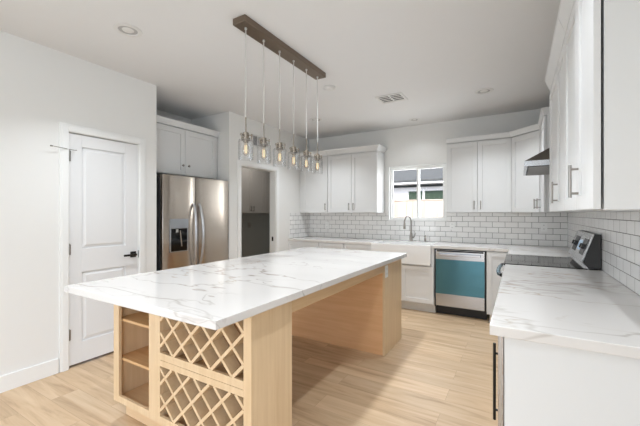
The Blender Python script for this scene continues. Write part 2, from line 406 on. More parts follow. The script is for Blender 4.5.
bm = bmesh.new(); FL.box(bm, 1.908, 1.966, .903, .961, -.004, .006); h1 = obj('rosette', bm, M['blackmetal'], dr, .003)
bm = bmesh.new(); cyl(bm, FL.p(1.937, .932, .006), FL.p(1.937, .932, .05), .011); FL.box(bm, 1.82, 1.948, .922, .942, .042, .056); obj('handle', bm, M['blackmetal'], h1, .003)
bm = bmesh.new(); FL.box(bm, 1.9885, 1.996, .895, .965, -.004, .0015); obj('latch_plate', bm, M['blackmetal'], dr)

# laundry doorway casing and jamb
tr = bpy.data.objects.new('trim_1', None); COL.objects.link(tr); tr.location = (XL, 3.85, 0); tr['kind'] = 'structure'
obj('casing', casing(3.455, 4.245, 2.025), M['trim'], tr, .002)
bm = bmesh.new(); FL.box(bm, 3.4505, 3.465, 0, 2.028, -.121, .002); FL.box(bm, 4.235, 4.2495, 0, 2.028, -.121, .002); FL.box(bm, 3.465, 4.235, 2.014, 2.0295, -.121, .002)
obj('jamb', bm, M['trim'], tr)
bm = bmesh.new(); FL.box(bm, 4.231, 4.2355, .90, .97, -.075, -.045); obj('strike_plate', bm, M['blackmetal'], tr)

# kitchen window
wd = bpy.data.objects.new('window_1', None); COL.objects.link(wd); wd.location = (-1.37, YB + .05, wz0); wd['kind'] = 'structure'
f = .026; g = .0012
bm = B((wx0 + g, wx0 + f, YB + .03, YB + .09, wz0 + g, wz1 - g), (wx1 - f, wx1 - g, YB + .03, YB + .09, wz0 + g, wz1 - g), (wx0 + f, wx1 - f, YB + .03, YB + .09, wz0 + g, wz0 + f), (wx0 + f, wx1 - f, YB + .03, YB + .09, wz1 - f, wz1 - g))
obj('window_frame', bm, M['trim'], wd, .002)
xm = -1.345
for s, (a, b, y) in enumerate(((wx0 + f + .001, xm + .02, YB + .062), (xm - .02, wx1 - f - .001, YB + .034))):
    q = .024 if s else .018; z0, z1 = wz0 + f + .001, wz1 - f - .001
    sh = obj('sash', B((a, a + q, y, y + .024, z0, z1), (b - q, b, y, y + .024, z0, z1), (a + q, b - q, y, y + .024, z0, z0 + q), (a + q, b - q, y, y + .024, z1 - q, z1)), M['trim'], wd, .0015)
    obj('pane', B(a + q - .002, b - q + .002, y + .010, y + .014, z0 + q - .002, z1 - q + .002), M['pane'], sh)
e = .009
obj('window_trim', B((wx0 - e, wx0 + .001, YB - .012, YB + .03, wz0 - e, wz1 + e), (wx1 - .001, wx1 + e, YB - .012, YB + .03, wz0 - e, wz1 + e), (wx0 + .001, wx1 - .001, YB - .012, YB + .03, wz0 - e, wz0 + .001), (wx0 + .001, wx1 - .001, YB - .012, YB + .03, wz1 - .001, wz1 + e)), M['trim'], wd, .001)

# ------------------------------------------------------------------ outside the kitchen window
slab('ground_outside', M['gravel'], (-14, 8, YB + .16, 26, -.12, -.06))
bpy.data.objects['ground_outside']['kind'] = 'structure'
ft = thing('wooden_fence', (-2.3, 8.02, -.06), 'pale vertical-board timber fence outside the kitchen window', 'fence')
bm = bmesh.new(); x = -7.0
while x < 4:
    box(bm, x, x + .138, 8.0, 8.02, -.05, 1.648); x += .142
obj('boards', bm, M['fence'], ft)
obj('top_rail', B(-7.0, 4.05, 7.985, 8.03, 1.65, 1.672), M['fence'], ft, .003)
ht = thing('neighbouring_house', (-2.5, 13, -.06), 'white single-storey house with a grey shingle roof beyond the fence', 'house')
obj('wall', B(-9, 4, 11.0, 14, -.06, 2.36), M['stucco'], ht)
bm = bmesh.new(); hexa(bm, [(-9.4, 10.75, 2.37), (4.4, 10.75, 2.37), (4.4, 16, 5.0), (-9.4, 16, 5.0), (-9.4, 10.75, 2.43), (4.4, 10.75, 2.43), (4.4, 16, 5.08), (-9.4, 16, 5.08)])
obj('roof', bm, M['roof'], ht)
obj('gutter', B(-9.4, 4.4, 10.69, 10.749, 2.285, 2.345), M['stucco'], ht, .01)
obj('roof_edge', B(-9.4, 4.4, 10.70, 10.749, 2.346, 2.37), M['slate'], ht)
obj('eave_shadow_band', B(-9.3, 4.3, 10.975, 10.998, 2.205, 2.27), M['slate'], ht)  # dark band painting the shade under the eave onto the wall
for a, b in ((-3.10, -2.66), (-2.58, -1.85)):
    w_ = obj('window', B((a - .04, b + .04, 10.97, 10.999, 1.73, 2.10)), M['stucco'], ht); obj('pane', B(a, b, 10.955, 10.969, 1.77, 2.07), M['darkgreen'], w_)

# ------------------------------------------------------------------ tile backsplash
ZT = 1.353
tag(obj('tile_backsplash', B((XL + .008, wx0 - e - .001, YB - .008, YB - .0005, .921, ZT), (wx0 - e - .001, wx1 + e + .001, YB - .008, YB - .0005, .921, wz0 - e - .001), (wx1 + e + .001, XW - .009, YB - .008, YB - .0005, .921, ZT)), M['tile_x']),
    'white subway tile backsplash with grey grout running under the window', 'backsplash')
tag(obj('tile_backsplash', B(XW - .008, XW - .0005, .9, YB - .009, .921, ZT), M['tile_y']), 'white subway tile backsplash along the right wall behind the range', 'backsplash')
tag(obj('tile_backsplash', B(XL + .0005, XL + .0075, 4.62, YB - .0005, .921, ZT), M['tile_y']), 'short return of white subway tile on the left wall beside the far counter', 'backsplash')

# ------------------------------------------------------------------ base cabinets
CT0, CT1 = .882, .92
FB = Frame((0, 4.60, 0), (1, 0, 0), (0, -1, 0))     # back run, facing the room
FR = Frame((-.045, 0, 0), (0, 1, 0), (-1, 0, 0))    # right run
DB = YB - .002 - 4.60; DR = XW - .010 + .045
for (a, b, lab) in ((XL + .001, -2.748, 'white base cabinet in the far left corner under the backsplash return'),
                    (-2.746, -2.292, 'white base cabinet with a drawer, between the corner one and the one beside the sink'),
                    (-2.290, -1.842, 'white base cabinet with a drawer, immediately left of the farmhouse sink')):
    cabinet('base_cabinet', FB, a, b, .10, .880, DB, [(a + .004, b - .004, .106, .70, ('pull', b - .04, .62, .13))], lab, group=None,
            toe=-.08, drawers=[(a + .004, b - .004, .706, .874, None)])
cabinet('sink_cabinet', FB, -1.840, -.962, .125, .640, DB, [(-1.836, -1.405, .135, .632, None), (-1.401, -.966, .135, .632, None)], 'white two-door sink base cabinet under the farmhouse sink', toe=-.08)
st = [o for o in COL.objects if o.name.startswith('sink_cabinet')][0]
bm = bmesh.new(); FB.box(bm, -1.000, -.962, .642, .880, -DB, 0.0); obj('side_filler', bm, M['cab'], st)
nc = cabinet('base_cabinet', FB, -.336, -.068, .12, .880, DB, [(-.332, -.072, .106, .874, None)], 'narrow white base cabinet between the dishwasher and the range corner')
bm = bmesh.new(); cyl(bm, (-.288, 4.63, 0), (-.288, 4.63, .119), .014, seg=14); cyl(bm, (-.288, 4.63, 0), (-.288, 4.63, .012), .024, seg=14); obj('levelling_leg', bm, M['trim'], nc, smooth=True)
cabinet('base_cabinet', FR, 3.975, 4.575, .10, .880, DR, [(3.98, 4.57, .106, .874, ('pull', 4.03, .78, .13))], 'white base cabinet in the back right corner beyond the range', toe=-.06)
tag(obj('end_panel', B(-.045, XW - .010, 1.445, 1.468, 0, .880), M['cab'], bevel=.001), 'plain white cabinet end panel facing the camera at lower right', 'end panel')
bc = thing('undercounter_cooler', (.2, 1.77, 0), 'stainless undercounter cooler behind the white end panel at lower right, seen edge-on', 'cooler')
obj('body', B(-.043, XW - .012, 1.472, 2.070, .02, .878), M['dark'], bc, .002)
cdr = obj('door', B(-.068, -.046, 1.474, 2.068, .09, .872), M['steel'], bc, .003)
obj('glass', B(-.0695, -.0685, 1.53, 2.012, .15, .812), M['glassblack'], cdr)
obj('handle', bar_pull(FR, 1.93, .483, .39, True, .036, .0235, .007), M['blackmetal'], cdr, smooth=True)
cabinet('base_cabinet', FR, 2.072, 3.188, .0, .880, DR, [(2.077, 2.628, .10, .874, ('pull', 2.585, .70, .14)), (2.632, 3.184, .10, .874, ('pull', 2.675, .70, .14))], 'white base cabinet between the undercounter cooler and the stove')

# worktops (quartz)
def polyslab(pts, z0, z1):
    bm = bmesh.new(); a = [bm.verts.new((x, y, z0)) for x, y in pts]; b = [bm.verts.new((x, y, z1)) for x, y in pts]
    bm.faces.new(a[::-1]); bm.faces.new(b)
    for i in range(len(pts)):
        j = (i + 1) % len(pts); bm.faces.new((a[i], a[j], b[j], b[i]))
    return bm
SX0, SX1, SY0, SY1 = -1.838, -1.002, 4.555, 5.02
yb = YB - .0015
tag(obj('quartz_countertop', polyslab([(XL + .001, 4.572), (SX0 - .002, 4.572), (SX0 - .002, SY1 + .002), (SX1 + .002, SY1 + .002), (SX1 + .002, 4.572), (-.0933, 4.572), (-.0933, 3.966), (XW - .0015, 3.966), (XW - .0015, yb), (XL + .001, yb)], CT0, CT1), M['quartz'], bevel=.003),
    'long white veined quartz countertop along the back wall around the sink', 'countertop')
tag(obj('quartz_countertop', B(-.0933, XW - .0015, 1.419, 3.192, CT0, CT1), M['quartz'], bevel=.003), 'white veined quartz countertop in the right foreground before the range', 'countertop')

# farmhouse sink
bm = bmesh.new(); z0, z1, t_ = .648, .916, .022
box(bm, SX0, SX1, SY0, SY1, z0, z0 + t_)
box(bm, SX0, SX1, SY0, SY0 + t_ + .006, z0 + t_, z1); box(bm, SX0, SX1, SY1 - t_, SY1, z0 + t_, z1)
box(bm, SX0, SX0 + t_, SY0 + t_ + .006, SY1 - t_, z0 + t_, z1); box(bm, SX1 - t_, SX1, SY0 + t_ + .006, SY1 - t_, z0 + t_, z1)
bmesh.ops.remove_doubles(bm, verts=bm.verts, dist=1e-5)
sk = thing('farmhouse_sink', (-1.42, 4.8, z0), 'white apron-front farmhouse sink below the window', 'sink')
obj('basin', bm, M['ceramic'], sk, .004)
bm = bmesh.new(); cyl(bm, (-1.42, 4.8, z0 + t_), (-1.42, 4.8, z0 + t_ + .004), .045, seg=24); obj('drain', bm, M['nickel'], sk, smooth=True)

# faucet
FX, FY = -1.415, 5.135
fc = thing('faucet', (FX, FY, CT1), 'brushed nickel gooseneck pull-down faucet behind the sink', 'faucet')
bm = bmesh.new(); lathe(bm, [(.027, 0), (.027, .01), (.021, .016), (.021, .11), (.016, .125), (.012, .14)], (FX, FY, CT1 + .0005), 24); obj('base', bm, M['nickel'], fc, smooth=True)
bm = bmesh.new(); pts = [(FX, FY, CT1 + .13)] + [(FX, FY, CT1 + .13 + .035 * i) for i in range(1, 5)]
for i in range(1, 17):
    a = math.pi * i / 16; q_ = .09 * (1 - math.cos(a)); pts.append((FX - .30 * q_, FY - .95 * q_, CT1 + .29 + .092 * math.sin(a)))
tube(bm, pts, .0115, 14); obj('spout', bm, M['nickel'], fc, smooth=True)
bm = bmesh.new(); lathe(bm, [(.012, .0), (.014, -.02), (.017, -.06), (.019, -.095), (.016, -.10)], (FX - .054, FY - .171, CT1 + .29), 20); obj('spray_head', bm, M['nickel'], fc, smooth=True)
bm = bmesh.new(); cyl(bm, (FX + .018, FY, CT1 + .06), (FX + .045, FY, CT1 + .06), .014); tube(bm, [(FX + .04, FY, CT1 + .06), (FX + .055, FY - .01, CT1 + .075), (FX + .075, FY - .02, CT1 + .13)], [.008, .007, .005], 10); obj('handle', bm, M['nickel'], fc, smooth=True)
bm = bmesh.new(); lathe(bm, [(.022, 0), (.022, .008), (.016, .012), (.016, .045), (.010, .052), (.007, .075), (.013, .078), (.013, .092), (0, .094)], (-1.205, FY, CT1 + .0005), 20)
cyl(bm, (-1.205, FY, CT1 + .084), (-1.205, FY - .06, CT1 + .08), .006)
tag(obj('soap_dispenser', bm, M['nickel'], smooth=True), 'small nickel soap dispenser beside the faucet', 'soap dispenser')

# dishwasher
dw = thing('dishwasher', (-.64, 4.9, 0), 'stainless dishwasher with blue-green protective film on its door', 'dishwasher')
obj('tub', B(-.958, -.340, 4.635, YB - .01, .12, .872), M['black'], dw)
obj('toe_kick', B(-.958, -.340, 4.71, 4.76, 0, .098), M['black'], dw)
dd = obj('door', B((-.942, -.356, 4.600, 4.633, .130, .868)), M['steel_x'], dw, .004)
obj('side_gap', B(-.957, -.944, 4.612, 4.634, .105, .872), M['black'], dw); obj('side_gap', B(-.354, -.341, 4.612, 4.634, .105, .872), M['black'], dw)
obj('protective_film', B(-.940, -.358, 4.5985, 4.5995, .290, .742), M['film'], dd, label='blue-green film over stainless')
bm = B((-.90, -.40, 4.568, 4.582, .790, .822)); box(bm, -.88, -.86, 4.581, 4.601, .796, .816); box(bm, -.44, -.42, 4.581, 4.601, .796, .816); obj('handle', bm, M['steel_x'], dd, .004)
obj('control_strip', B(-.93, -.37, 4.597, 4.5998, .842, .862), M['dark'], dd)

# ------------------------------------------------------------------ range
ry0, ry1 = 3.200, 3.958
rg = thing('electric_range', (.2, 3.58, 0), 'stainless electric range with black glass cooktop and slanted rear console', 'range')
obj('body', B(-.085, XW - .012, ry0, ry1, .02, .905), M['steel'], rg, .002)
obj('cooktop', B(-.105, .452, ry0, ry1, .9055, .925), M['glassblack'], rg, .003)
ov = obj('oven_door', B(-.118, -.0865, ry0 + .004, ry1 - .004, .22, .852), M['steel'], rg, .004)
obj('oven_window', B(-.121, -.1185, ry0 + .10, ry1 - .10, .36, .66), M['glassblack'], ov)
bm = bmesh.new(); hpts = []
for i in range(13):
    q = i / 12; hpts.append((-.122 - .036 * math.sin(math.pi * q) ** .5, ry0 + .015 + q * (ry1 - ry0 - .03), .822))
tube(bm, hpts, .015, 12); hd = obj('handle', bm, M['blackmetal'], ov, smooth=True)
bm = bmesh.new(); tube(bm, [(p[0], p[1], p[2]) for p in hpts[1:10]], .0165, 12); obj('film_wrap', bm, M['film'], hd, smooth=True, label='bright blue protective film on the handle')
obj('front_panel', B(-.112, -.0865, ry0 + .004, ry1 - .004, .856, .90), M['steel'], rg, .003)
obj('storage_drawer', B(-.114, -.0865, ry0 + .004, ry1 - .004, .05, .21), M['steel'], rg, .003)
# console: slanted prism
def prism_y(prof, y0, y1):
    bm = bmesh.new(); a = [bm.verts.new((x, y0, z)) for x, z in prof]; b = [bm.verts.new((x, y1, z)) for x, z in prof]
    bm.faces.new(a); bm.faces.new(b[::-1])
    for i in range(len(prof)):
        j = (i + 1) % len(prof); bm.faces.new((a[i], a[j], b[j], b[i]))
    return bm
cx0, cz0, cx1, cz1 = .418, .975, .488, 1.180
cs = obj('console', prism_y([(.456, .926), (.53, .926), (.53, 1.186), (cx1 + .004, 1.186), (cx0 + .006, .972)], ry0, ry1), M['blackmetal'], rg, .002)
obj('cooktop_trim', prism_y([(.430, .9265), (.455, .9265), (.455, .955), (.452, .955)], ry0 + .001, ry1 - .001), M['steel'], rg)
# face frame on the slope
dx, dz = cx1 - cx0, cz1 - cz0; L = math.hypot(dx, dz)
class Slope(Frame):
    def __init__(s): s.nx, s.nz = -dz / L, dx / L
    def p(s, u, z, w): q = z / L; return Vector((cx0 + dx * q + s.nx * w, u, cz0 + dz * q + s.nz * w))
SF = Slope()
bm = bmesh.new(); SF.box(bm, ry0 + .001, ry1 - .001, -.004, L + .006, -.002, .004); obj('console_panel', bm, M['steel'], cs, .001)
for a, b in ((3.27, 3.44), (3.66, 3.86)):
    bm = bmesh.new(); SF.box(bm, a, b, .045, .175, .0045, .007); pd = obj('control_pad', bm, M['black'], cs)
    for u in (a + .045, b - .045):
        bm = bmesh.new(); cyl(bm, SF.p(u, .11, .0072), SF.p(u, .11, .028), .021, .018, 20); obj('knob', bm, M['dark'], pd, .001, smooth=True)
bm = bmesh.new(); SF.box(bm, 3.48, 3.62, .07, .15, .0045, .007); obj('display', bm, M['display'], cs)

# range hood
hz = 1.722
hx0 = .045
hd = thing('range_hood', (.29, 3.58, hz), 'stainless chimney range hood between the upper cabinets on the right wall', 'range hood')
hb = bmesh.new(); box(hb, hx0, XW - .001, ry0, ry1, hz + .004, hz + .05); obj('rim', hb, M['steel_x'], hd, .002)
bm = bmesh.new(); zt = hz + .05; z2 = hz + .22
hexa(bm, [(hx0 + .002, ry0 + .002, zt + .0005), (XW - .001, ry0 + .002, zt + .0005), (XW - .001, ry1 - .002, zt + .0005), (hx0 + .002, ry1 - .002, zt + .0005), (.30, 3.45, z2), (XW - .001, 3.45, z2), (XW - .001, 3.71, z2), (.30, 3.71, z2)])
obj('canopy', bm, M['hoodsteel'], hd)  # steel colour darkened to stand for the canopy's dark reflection
obj('chimney', B(.302, XW - .001, 3.452, 3.708, z2 + .0005, ZC - .001), M['steel'], hd, .001)
bm = bmesh.new(); n_ = 16
for i in range(n_):
    y = ry0 + .03 + i * (ry1 - ry0 - .06) / n_; box(bm, hx0 + .03, XW - .05, y, y + .022, hz - .004, hz + .0035)
fl = obj('grease_filter', bm, M['grille'], hd)
obj('filter_backing', B(hx0 + .02, XW - .03, ry0 + .02, ry1 - .02, hz + .001, hz + .0038), M['dark'], hd)

# ------------------------------------------------------------------ wall cabinets
UZ0, UZ1 = 1.355, 2.315
FU = Frame((0, 4.93, 0), (1, 0, 0), (0, -1, 0)); DU = YB - .001 - 4.93
CR = (2.316, 2.405)
def pull(u, z=1.455): return ('pull', u, z, .115)
cabinet('upper_cabinet', FU, XL + .001, -2.762, UZ0, UZ1, DU, [(-3.26, -2.766, UZ0 + .003, 2.30, pull(-2.80))], 'white single-door upper cabinet in the far left corner behind the pendants', crown=(*CR, 0, 0))
cabinet('upper_cabinet', FU, -2.760, -1.880, UZ0, UZ1, DU, [(-2.757, -2.322, UZ0 + .003, 2.30, pull(-2.36)), (-2.318, -1.883, UZ0 + .003, 2.30, pull(-2.28))], 'white two-door upper cabinet left of the window', crown=(*CR, 0, 1))
cabinet('upper_cabinet', FU, -.860, -.072, UZ0, UZ1, DU, [(-.857, -.468, UZ0 + .003, 2.30, pull(-.505)), (-.464, -.075, UZ0 + .003, 2.30, pull(-.427))], 'white two-door upper cabinet right of the window', crown=(2.316, 2.385, 0, 0, .006))
# diagonal corner cabinet
XF = .24
P0 = Vector((-.070, 4.93, 0)); P1 = Vector((XF, 4.62, 0))
du = (P1 - P0).normalized(); FD = Frame(P0, du, (-abs(du.y), -abs(du.x), 0)); LD = (P1 - P0).length
dc = thing('corner_cabinet', (.2, 4.95, UZ0), 'white diagonal corner upper cabinet between the back and right walls', 'cabinet')
poly = [(P0.x, P0.y), (P0.x, YB - .001), (XW - .001, YB - .001), (XW - .001, P1.y), (P1.x, P1.y)]
obj('carcass', polyslab(poly, UZ0, UZ1), M['cab'], dc, .001)
ddr = obj('door', shaker(FD, .018, LD - .018, UZ0 + .003, 2.30), M['cab'], dc, .0012)
obj('handle', bar_pull(FD, LD - .058, 1.455, .115), M['nickel'], ddr, smooth=True)
bm = bmesh.new(); p = FD.p
zc0, zc1 = 2.316, 2.371
hexa(bm, [p(0, zc0, -.05), p(LD, zc0, -.05), p(LD, zc0, .026), p(0, zc0, .026), p(0, zc1, -.05), p(LD, zc1, -.05), p(LD, zc1, .041), p(0, zc1, .041)])
FD.box(bm, 0, LD, zc1, 2.385, -.05, .043); obj('crown_moulding', bm, M['cab'], dc, .001)

FW = Frame((XF, 0, 0), (0, 1, 0), (-1, 0, 0)); DW = XW - .001 - XF
cabinet('upper_cabinet', FW, 3.962, 4.618, UZ0, UZ1, DW, [(3.966, 4.60, UZ0 + .003, 2.30, pull(4.50))], 'white upper cabinet just beyond the range hood next to the corner one', crown=(2.316, 2.385, 1, 0, .015))
DOORW[0] = .008
def npull(u): return ('pull', u, 1.475, .135)
CRN = (2.296, 2.405)
cabinet('upper_cabinet', FW, 1.40, 2.19, UZ0, 2.295, DW, [(1.402, 1.762, UZ0 + .002, 2.275, npull(1.715)), (1.766, 2.188, UZ0 + .002, 2.275, None)], 'large white upper cabinet at the right edge, closest to the camera', crown=(*CRN, 0, 0, .03))
cabinet('upper_cabinet', FW, 2.192, 3.190, UZ0, 2.295, DW, [(2.194, 2.612, UZ0 + .002, 2.275, npull(2.56)), (2.616, 3.186, UZ0 + .002, 2.275, None)], 'white upper cabinet just before the range hood', crown=(*CRN, 0, .3, .03))

DOORW[0] = .002
# cabinet above the fridge
FA = Frame((-3.56, 0, 0), (0, 1, 0), (1, 0, 0))
cabinet('fridge_cabinet', FA, 2.192, 3.236, 1.812, 2.385, .538, [(2.20, 2.700, 1.816, 2.37, ('knob', 2.662, 1.93)), (2.704, 3.19, 1.816, 2.37, ('knob', 2.745, 1.93))], 'white two-door cabinet with round knobs above the refrigerator', crown=(2.386, 2.46, 0, 0, .022))

# ------------------------------------------------------------------ refrigerator
fr = thing('refrigerator', (-3.65, 2.73, 0), 'stainless side-by-side refrigerator with water dispenser in the alcove', 'refrigerator')
obj('cabinet_body', B(-4.05, -3.385, 2.262, 3.220, .03, 1.765), M['dark'], fr, .004)
fx0, fx1 = -3.382, -3.318
def rounded_door(y0, y1):
    bm = bmesh.new(); n = 10; prof = []
    for i in range(n + 1):
        q = i / n; y = y0 + (y1 - y0) * q; prof.append((fx1 - .018 * (2 * q - 1) ** 4 - .002, y))
    pts = [(fx0, y0)] + prof + [(fx0, y1)]
    a = [bm.verts.new((x, y, .10)) for x, y in pts]; b = [bm.verts.new((x, y, 1.775)) for x, y in pts]
    bm.faces.new(a); bm.faces.new(b[::-1])
    for i in range(len(pts)):
        j = (i + 1) % len(pts); bm.faces.new((a[i], a[j], b[j], b[i]))
    return bm
d1 = obj('freezer_door', rounded_door(2.262, 2.690), M['fridgesteel'], fr, .003, smooth=True)
d2 = obj('fridge_door', rounded_door(2.698, 3.222), M['fridgesteel'], fr, .003, smooth=True)
obj('toe_grille', B(-3.40, -3.36, 2.27, 3.20, .02, .095), M['dark'], fr)
for dd_, y in ((d1, 2.655), (d2, 2.735)):
    bm = bmesh.new(); pts = []
    for i in range(17):
        q = i / 16; pts.append((fx1 - .004 + .062 * math.sin(math.pi * q) ** .6, y + (.012 if y > 2.7 else -.012) * math.sin(math.pi * q), .70 + .76 * q))
    tube(bm, pts, .0145, 12); obj('handle', bm, M['steel'], dd_, smooth=True)
w = fx1 - .001
obj('dispenser_panel', B(w, w + .006, 2.335, 2.575, 1.172, 1.282), M['steel_x'], d1, .002)
dp = obj('dispenser_bezel', B((w, w + .005, 2.335, 2.350, .905, 1.171), (w, w + .005, 2.560, 2.575, .905, 1.171), (w, w + .005, 2.350, 2.560, .905, .917)), M['steel_x'], d1, .001)
obj('dispenser_recess', B(w, w + .002, 2.350, 2.560, .918, 1.171), M['glassblack'], d1)
bm = bmesh.new(); cyl(bm, (w + .012, 2.46, 1.15), (w + .006, 2.485, .97), .007); cyl(bm, (w + .012, 2.42, 1.165), (w + .012, 2.42, 1.13), .015); obj('dispenser_paddle', bm, M['nickel'], dp, smooth=True)

# ------------------------------------------------------------------ laundry room beyond the doorway
FLn = Frame((-4.72, 0, 0), (0, 1, 0), (1, 0, 0))
cabinet('laundry_cabinet', FLn, 4.76, 5.60, 1.345, 2.36, .49, [(4.764, 5.178, 1.35, 2.35, ('pull', 5.14, 1.44, .1)), (5.182, 5.596, 1.35, 2.35, ('pull', 5.22, 1.44, .1))], 'dim taupe two-door cabinet seen in the left part of the laundry doorway', body_m=M['taupe'], m=M['taupe'])
cabinet('laundry_cabinet', FLn, 5.602, 6.44, 1.345, 2.36, .49, [(5.606, 6.018, 1.35, 2.35, ('pull', 5.98, 1.44, .1)), (6.022, 6.436, 1.35, 2.35, ('pull', 6.06, 1.44, .1))], 'dim taupe cabinet seen in the right part of the laundry doorway', body_m=M['taupe'], m=M['taupe'])
bm = B(-5.218, -5.20, 5.62, 5.70, 1.02, 1.14); cyl(bm, (-5.20, 5.645, 1.08), (-5.16, 5.645, 1.08), .012); cyl(bm, (-5.20, 5.675, 1.08), (-5.16, 5.675, 1.08), .012)
tag(obj('water_valve', bm, M['can'], bevel=.002), 'pale washer valve box on the dim laundry wall below the cabinets', 'valve box')

# ------------------------------------------------------------------ island
IX0, IX1, IY0, IY1 = -2.29, -1.0226, .921, 3.555
tag(obj('island_countertop', B(IX0, IX1, IY0, IY1, .882, .92), M['quartz'], bevel=.003), 'large white veined quartz slab on top of the kitchen island', 'countertop')
isl = thing('kitchen_island', (-1.67, 2.35, 0), 'light maple kitchen island base with open shelves and diamond wine racks', 'island')
bx0, bx1, by0, by1 = -2.268, -1.08, 1.188, 1.517
top = .8805
obj('side_panel', B(bx1 - .018, bx1, by0 + .020, by1, 0, top), M['maple'], isl, .001)
obj('side_panel', B(bx0, bx0 + .016, by0 + .020, by1, .13, top), M['maple'], isl, .001)
obj('partition', B(-1.846, -1.830, by0 + .020, by1 - .014, .1485, top), M['maple'], isl); obj('partition', B(-1.795, -1.779, by0 + .020, by1 - .014, .1485, top), M['maple'], isl)
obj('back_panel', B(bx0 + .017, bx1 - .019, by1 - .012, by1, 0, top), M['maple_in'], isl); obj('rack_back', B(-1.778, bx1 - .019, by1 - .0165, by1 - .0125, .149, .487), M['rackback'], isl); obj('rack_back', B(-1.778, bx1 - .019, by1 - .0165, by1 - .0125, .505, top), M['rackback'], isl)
obj('bottom_panel', B(bx0 + .017, bx1 - .019, by0 + .020, by1 - .014, .13, .148), M['maple_x'], isl)
obj('toe_kick', B(bx0 + .010, bx1 - .019, by0 + .075, by0 + .093, 0, .128), M['maple_x'], isl)
obj('face_frame', B((bx0, -2.208, by0, by0 + .019, .13, top), (-1.885, -1.779, by0, by0 + .019, .13, top), (-1.130, bx1, by0, by0 + .019, 0.0, top),
                    (-2.208, -1.885, by0, by0 + .019, .13, .172), (-2.208, -1.885, by0, by0 + .019, .862, top),
                    (-1.779, -1.130, by0, by0 + .019, .13, .172), (-1.779, -1.130, by0, by0 + .019, .462, .4965), (-1.779, -1.130, by0, by0 + .019, .4985, .540), (-1.779, -1.130, by0, by0 + .019, .862, top)), M['maple'], isl, .0008)
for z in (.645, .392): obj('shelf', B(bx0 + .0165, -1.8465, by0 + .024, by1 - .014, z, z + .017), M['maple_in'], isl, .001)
obj('rack_shelf', B(-1.778, bx1 - .019, by0 + .0205, by1 - .017, .488, .504), M['maple_x'], isl)
def clip(p, q, x0, x1, z0, z1):
    t0, t1 = 0, 1; dx_, dz_ = q[0] - p[0], q[1] - p[1]
    for d_, a_ in ((-dx_, p[0] - x0), (dx_, x1 - p[0]), (-dz_, p[1] - z0), (dz_, z1 - p[1])):
        if abs(d_) < 1e-9:
            if a_ < 0: return None
            continue
        r_ = a_ / d_
        if d_ < 0: t0 = max(t0, r_)
        else: t1 = min(t1, r_)
    if t0 >= t1: return None
    return (p[0] + t0 * dx_, p[1] + t0 * dz_), (p[0] + t1 * dx_, p[1] + t1 * dz_)
def lattice_slats(x0, x1, z0, z1, nx, nz, ya, yb_, wd=.0165, px=.152, pz=.152):
    """diamond lattice; slats through node (nx,nz), two directions, one behind the other (halved)"""
    out = []; ym = (ya + yb_) / 2
    for s, (y0_, y1_) in ((1, (ya, yb_)), (-1, (ya + .0015, yb_ + .0015))):
        bm = bmesh.new()
        for k in range(-9, 10):
            c0 = (nx + k * px, nz); A = (c0[0] - 2, c0[1] - 2 * s * pz / px); Bq = (c0[0] + 2, c0[1] + 2 * s * pz / px)
            r_ = clip(A, Bq, x0, x1, z0, z1)
            if not r_: continue
            (xa, za), (xb, zb) = r_; ln = math.hypot(xb - xa, zb - za)
            if ln < .03: continue
            tx, tz = (xb - xa) / ln, (zb - za) / ln; nx_, nz_ = -tz * wd / 2, tx * wd / 2
            P_ = lambda x, y, z: (x, y, z)
            hexa(bm, [P_(xa - nx_, y0_, za - nz_), P_(xb - nx_, y0_, zb - nz_), P_(xb - nx_, y1_, zb - nz_), P_(xa - nx_, y1_, za - nz_),
                      P_(xa + nx_, y0_, za + nz_), P_(xb + nx_, y0_, zb + nz_), P_(xb + nx_, y1_, zb + nz_), P_(xa + nx_, y1_, za + nz_)])
        out.append(bm)
    return out
for (z0, z1, nx, nz) in ((.5405, .8615, -1.663, .690), (.1725, .4615, -1.658, .326)):
    for (ya, yb_) in ((by0 + .004, by0 + .075),):
        front = ya < 1.3
        xa, xb = (-1.7785, -1.1305) if front else (-1.8285, -1.1)
        za, zb = (z0, z1) if front else ((.505, .879) if z0 > .5 else (.149, .487))
        if front: ya = by0 + .0005
        a_, b_ = lattice_slats(xa, xb, za, zb, nx, nz, ya, yb_)
        l1 = obj('wine_rack_lattice', a_, M['maple'], isl)
        obj('wine_rack_lattice', b_, M['maple'], isl)
# far pedestal
obj('pedestal_panel', B(bx0, bx1 - .021, 3.017, 3.035, 0, top), M['maple_dark'], isl, label='darker honey-toned inner panel')
obj('pedestal_body', B(bx0, bx1 - .021, 3.036, 3.54, 0, top), M['maple'], isl)
obj('pedestal_side', B(bx1 - .020, bx1, 3.012, 3.54, 0, top), M['maple'], isl, .001)
obj('apron', B(bx1 - .020, bx1, by1 + .001, 3.011, .792, top), M['maple_y'], isl, .001)
obj('apron', B(bx0, bx0 + .020, by1 + .001, 3.016, .792, top), M['maple_y'], isl, .001)
def outlet(F, u, z, label, group=None):
    bm = bmesh.new(); F.box(bm, u - .036, u + .036, z - .058, z + .058, .0005, .006)
    t = thing('power_outlet', F.p(u, z - .058, .0), label, 'outlet', group)
    obj('cover_plate', bm, M['trim'], t, .002)
    for dz_ in (-.024, .024):
        bm = bmesh.new(); F.box(bm, u - .017, u + .017, z + dz_ - .014, z + dz_ + .014, .0062, .0078); so = obj('socket', bm, M['trim'], t, .001)
        bm = bmesh.new(); F.box(bm, u - .008, u - .005, z + dz_ - .005, z + dz_ + .006, .0079, .0083); F.box(bm, u + .005, u + .008, z + dz_ - .005, z + dz_ + .006, .0079, .0083); obj('slot', bm, M['dark'], so)
outlet(Frame((bx1, 0, 0), (0, 1, 0), (1, 0, 0)), 3.058, .792, 'white outlet on the maple side of the island pedestal')
FT = Frame((0, YB - .008, 0), (1, 0, 0), (0, -1, 0))
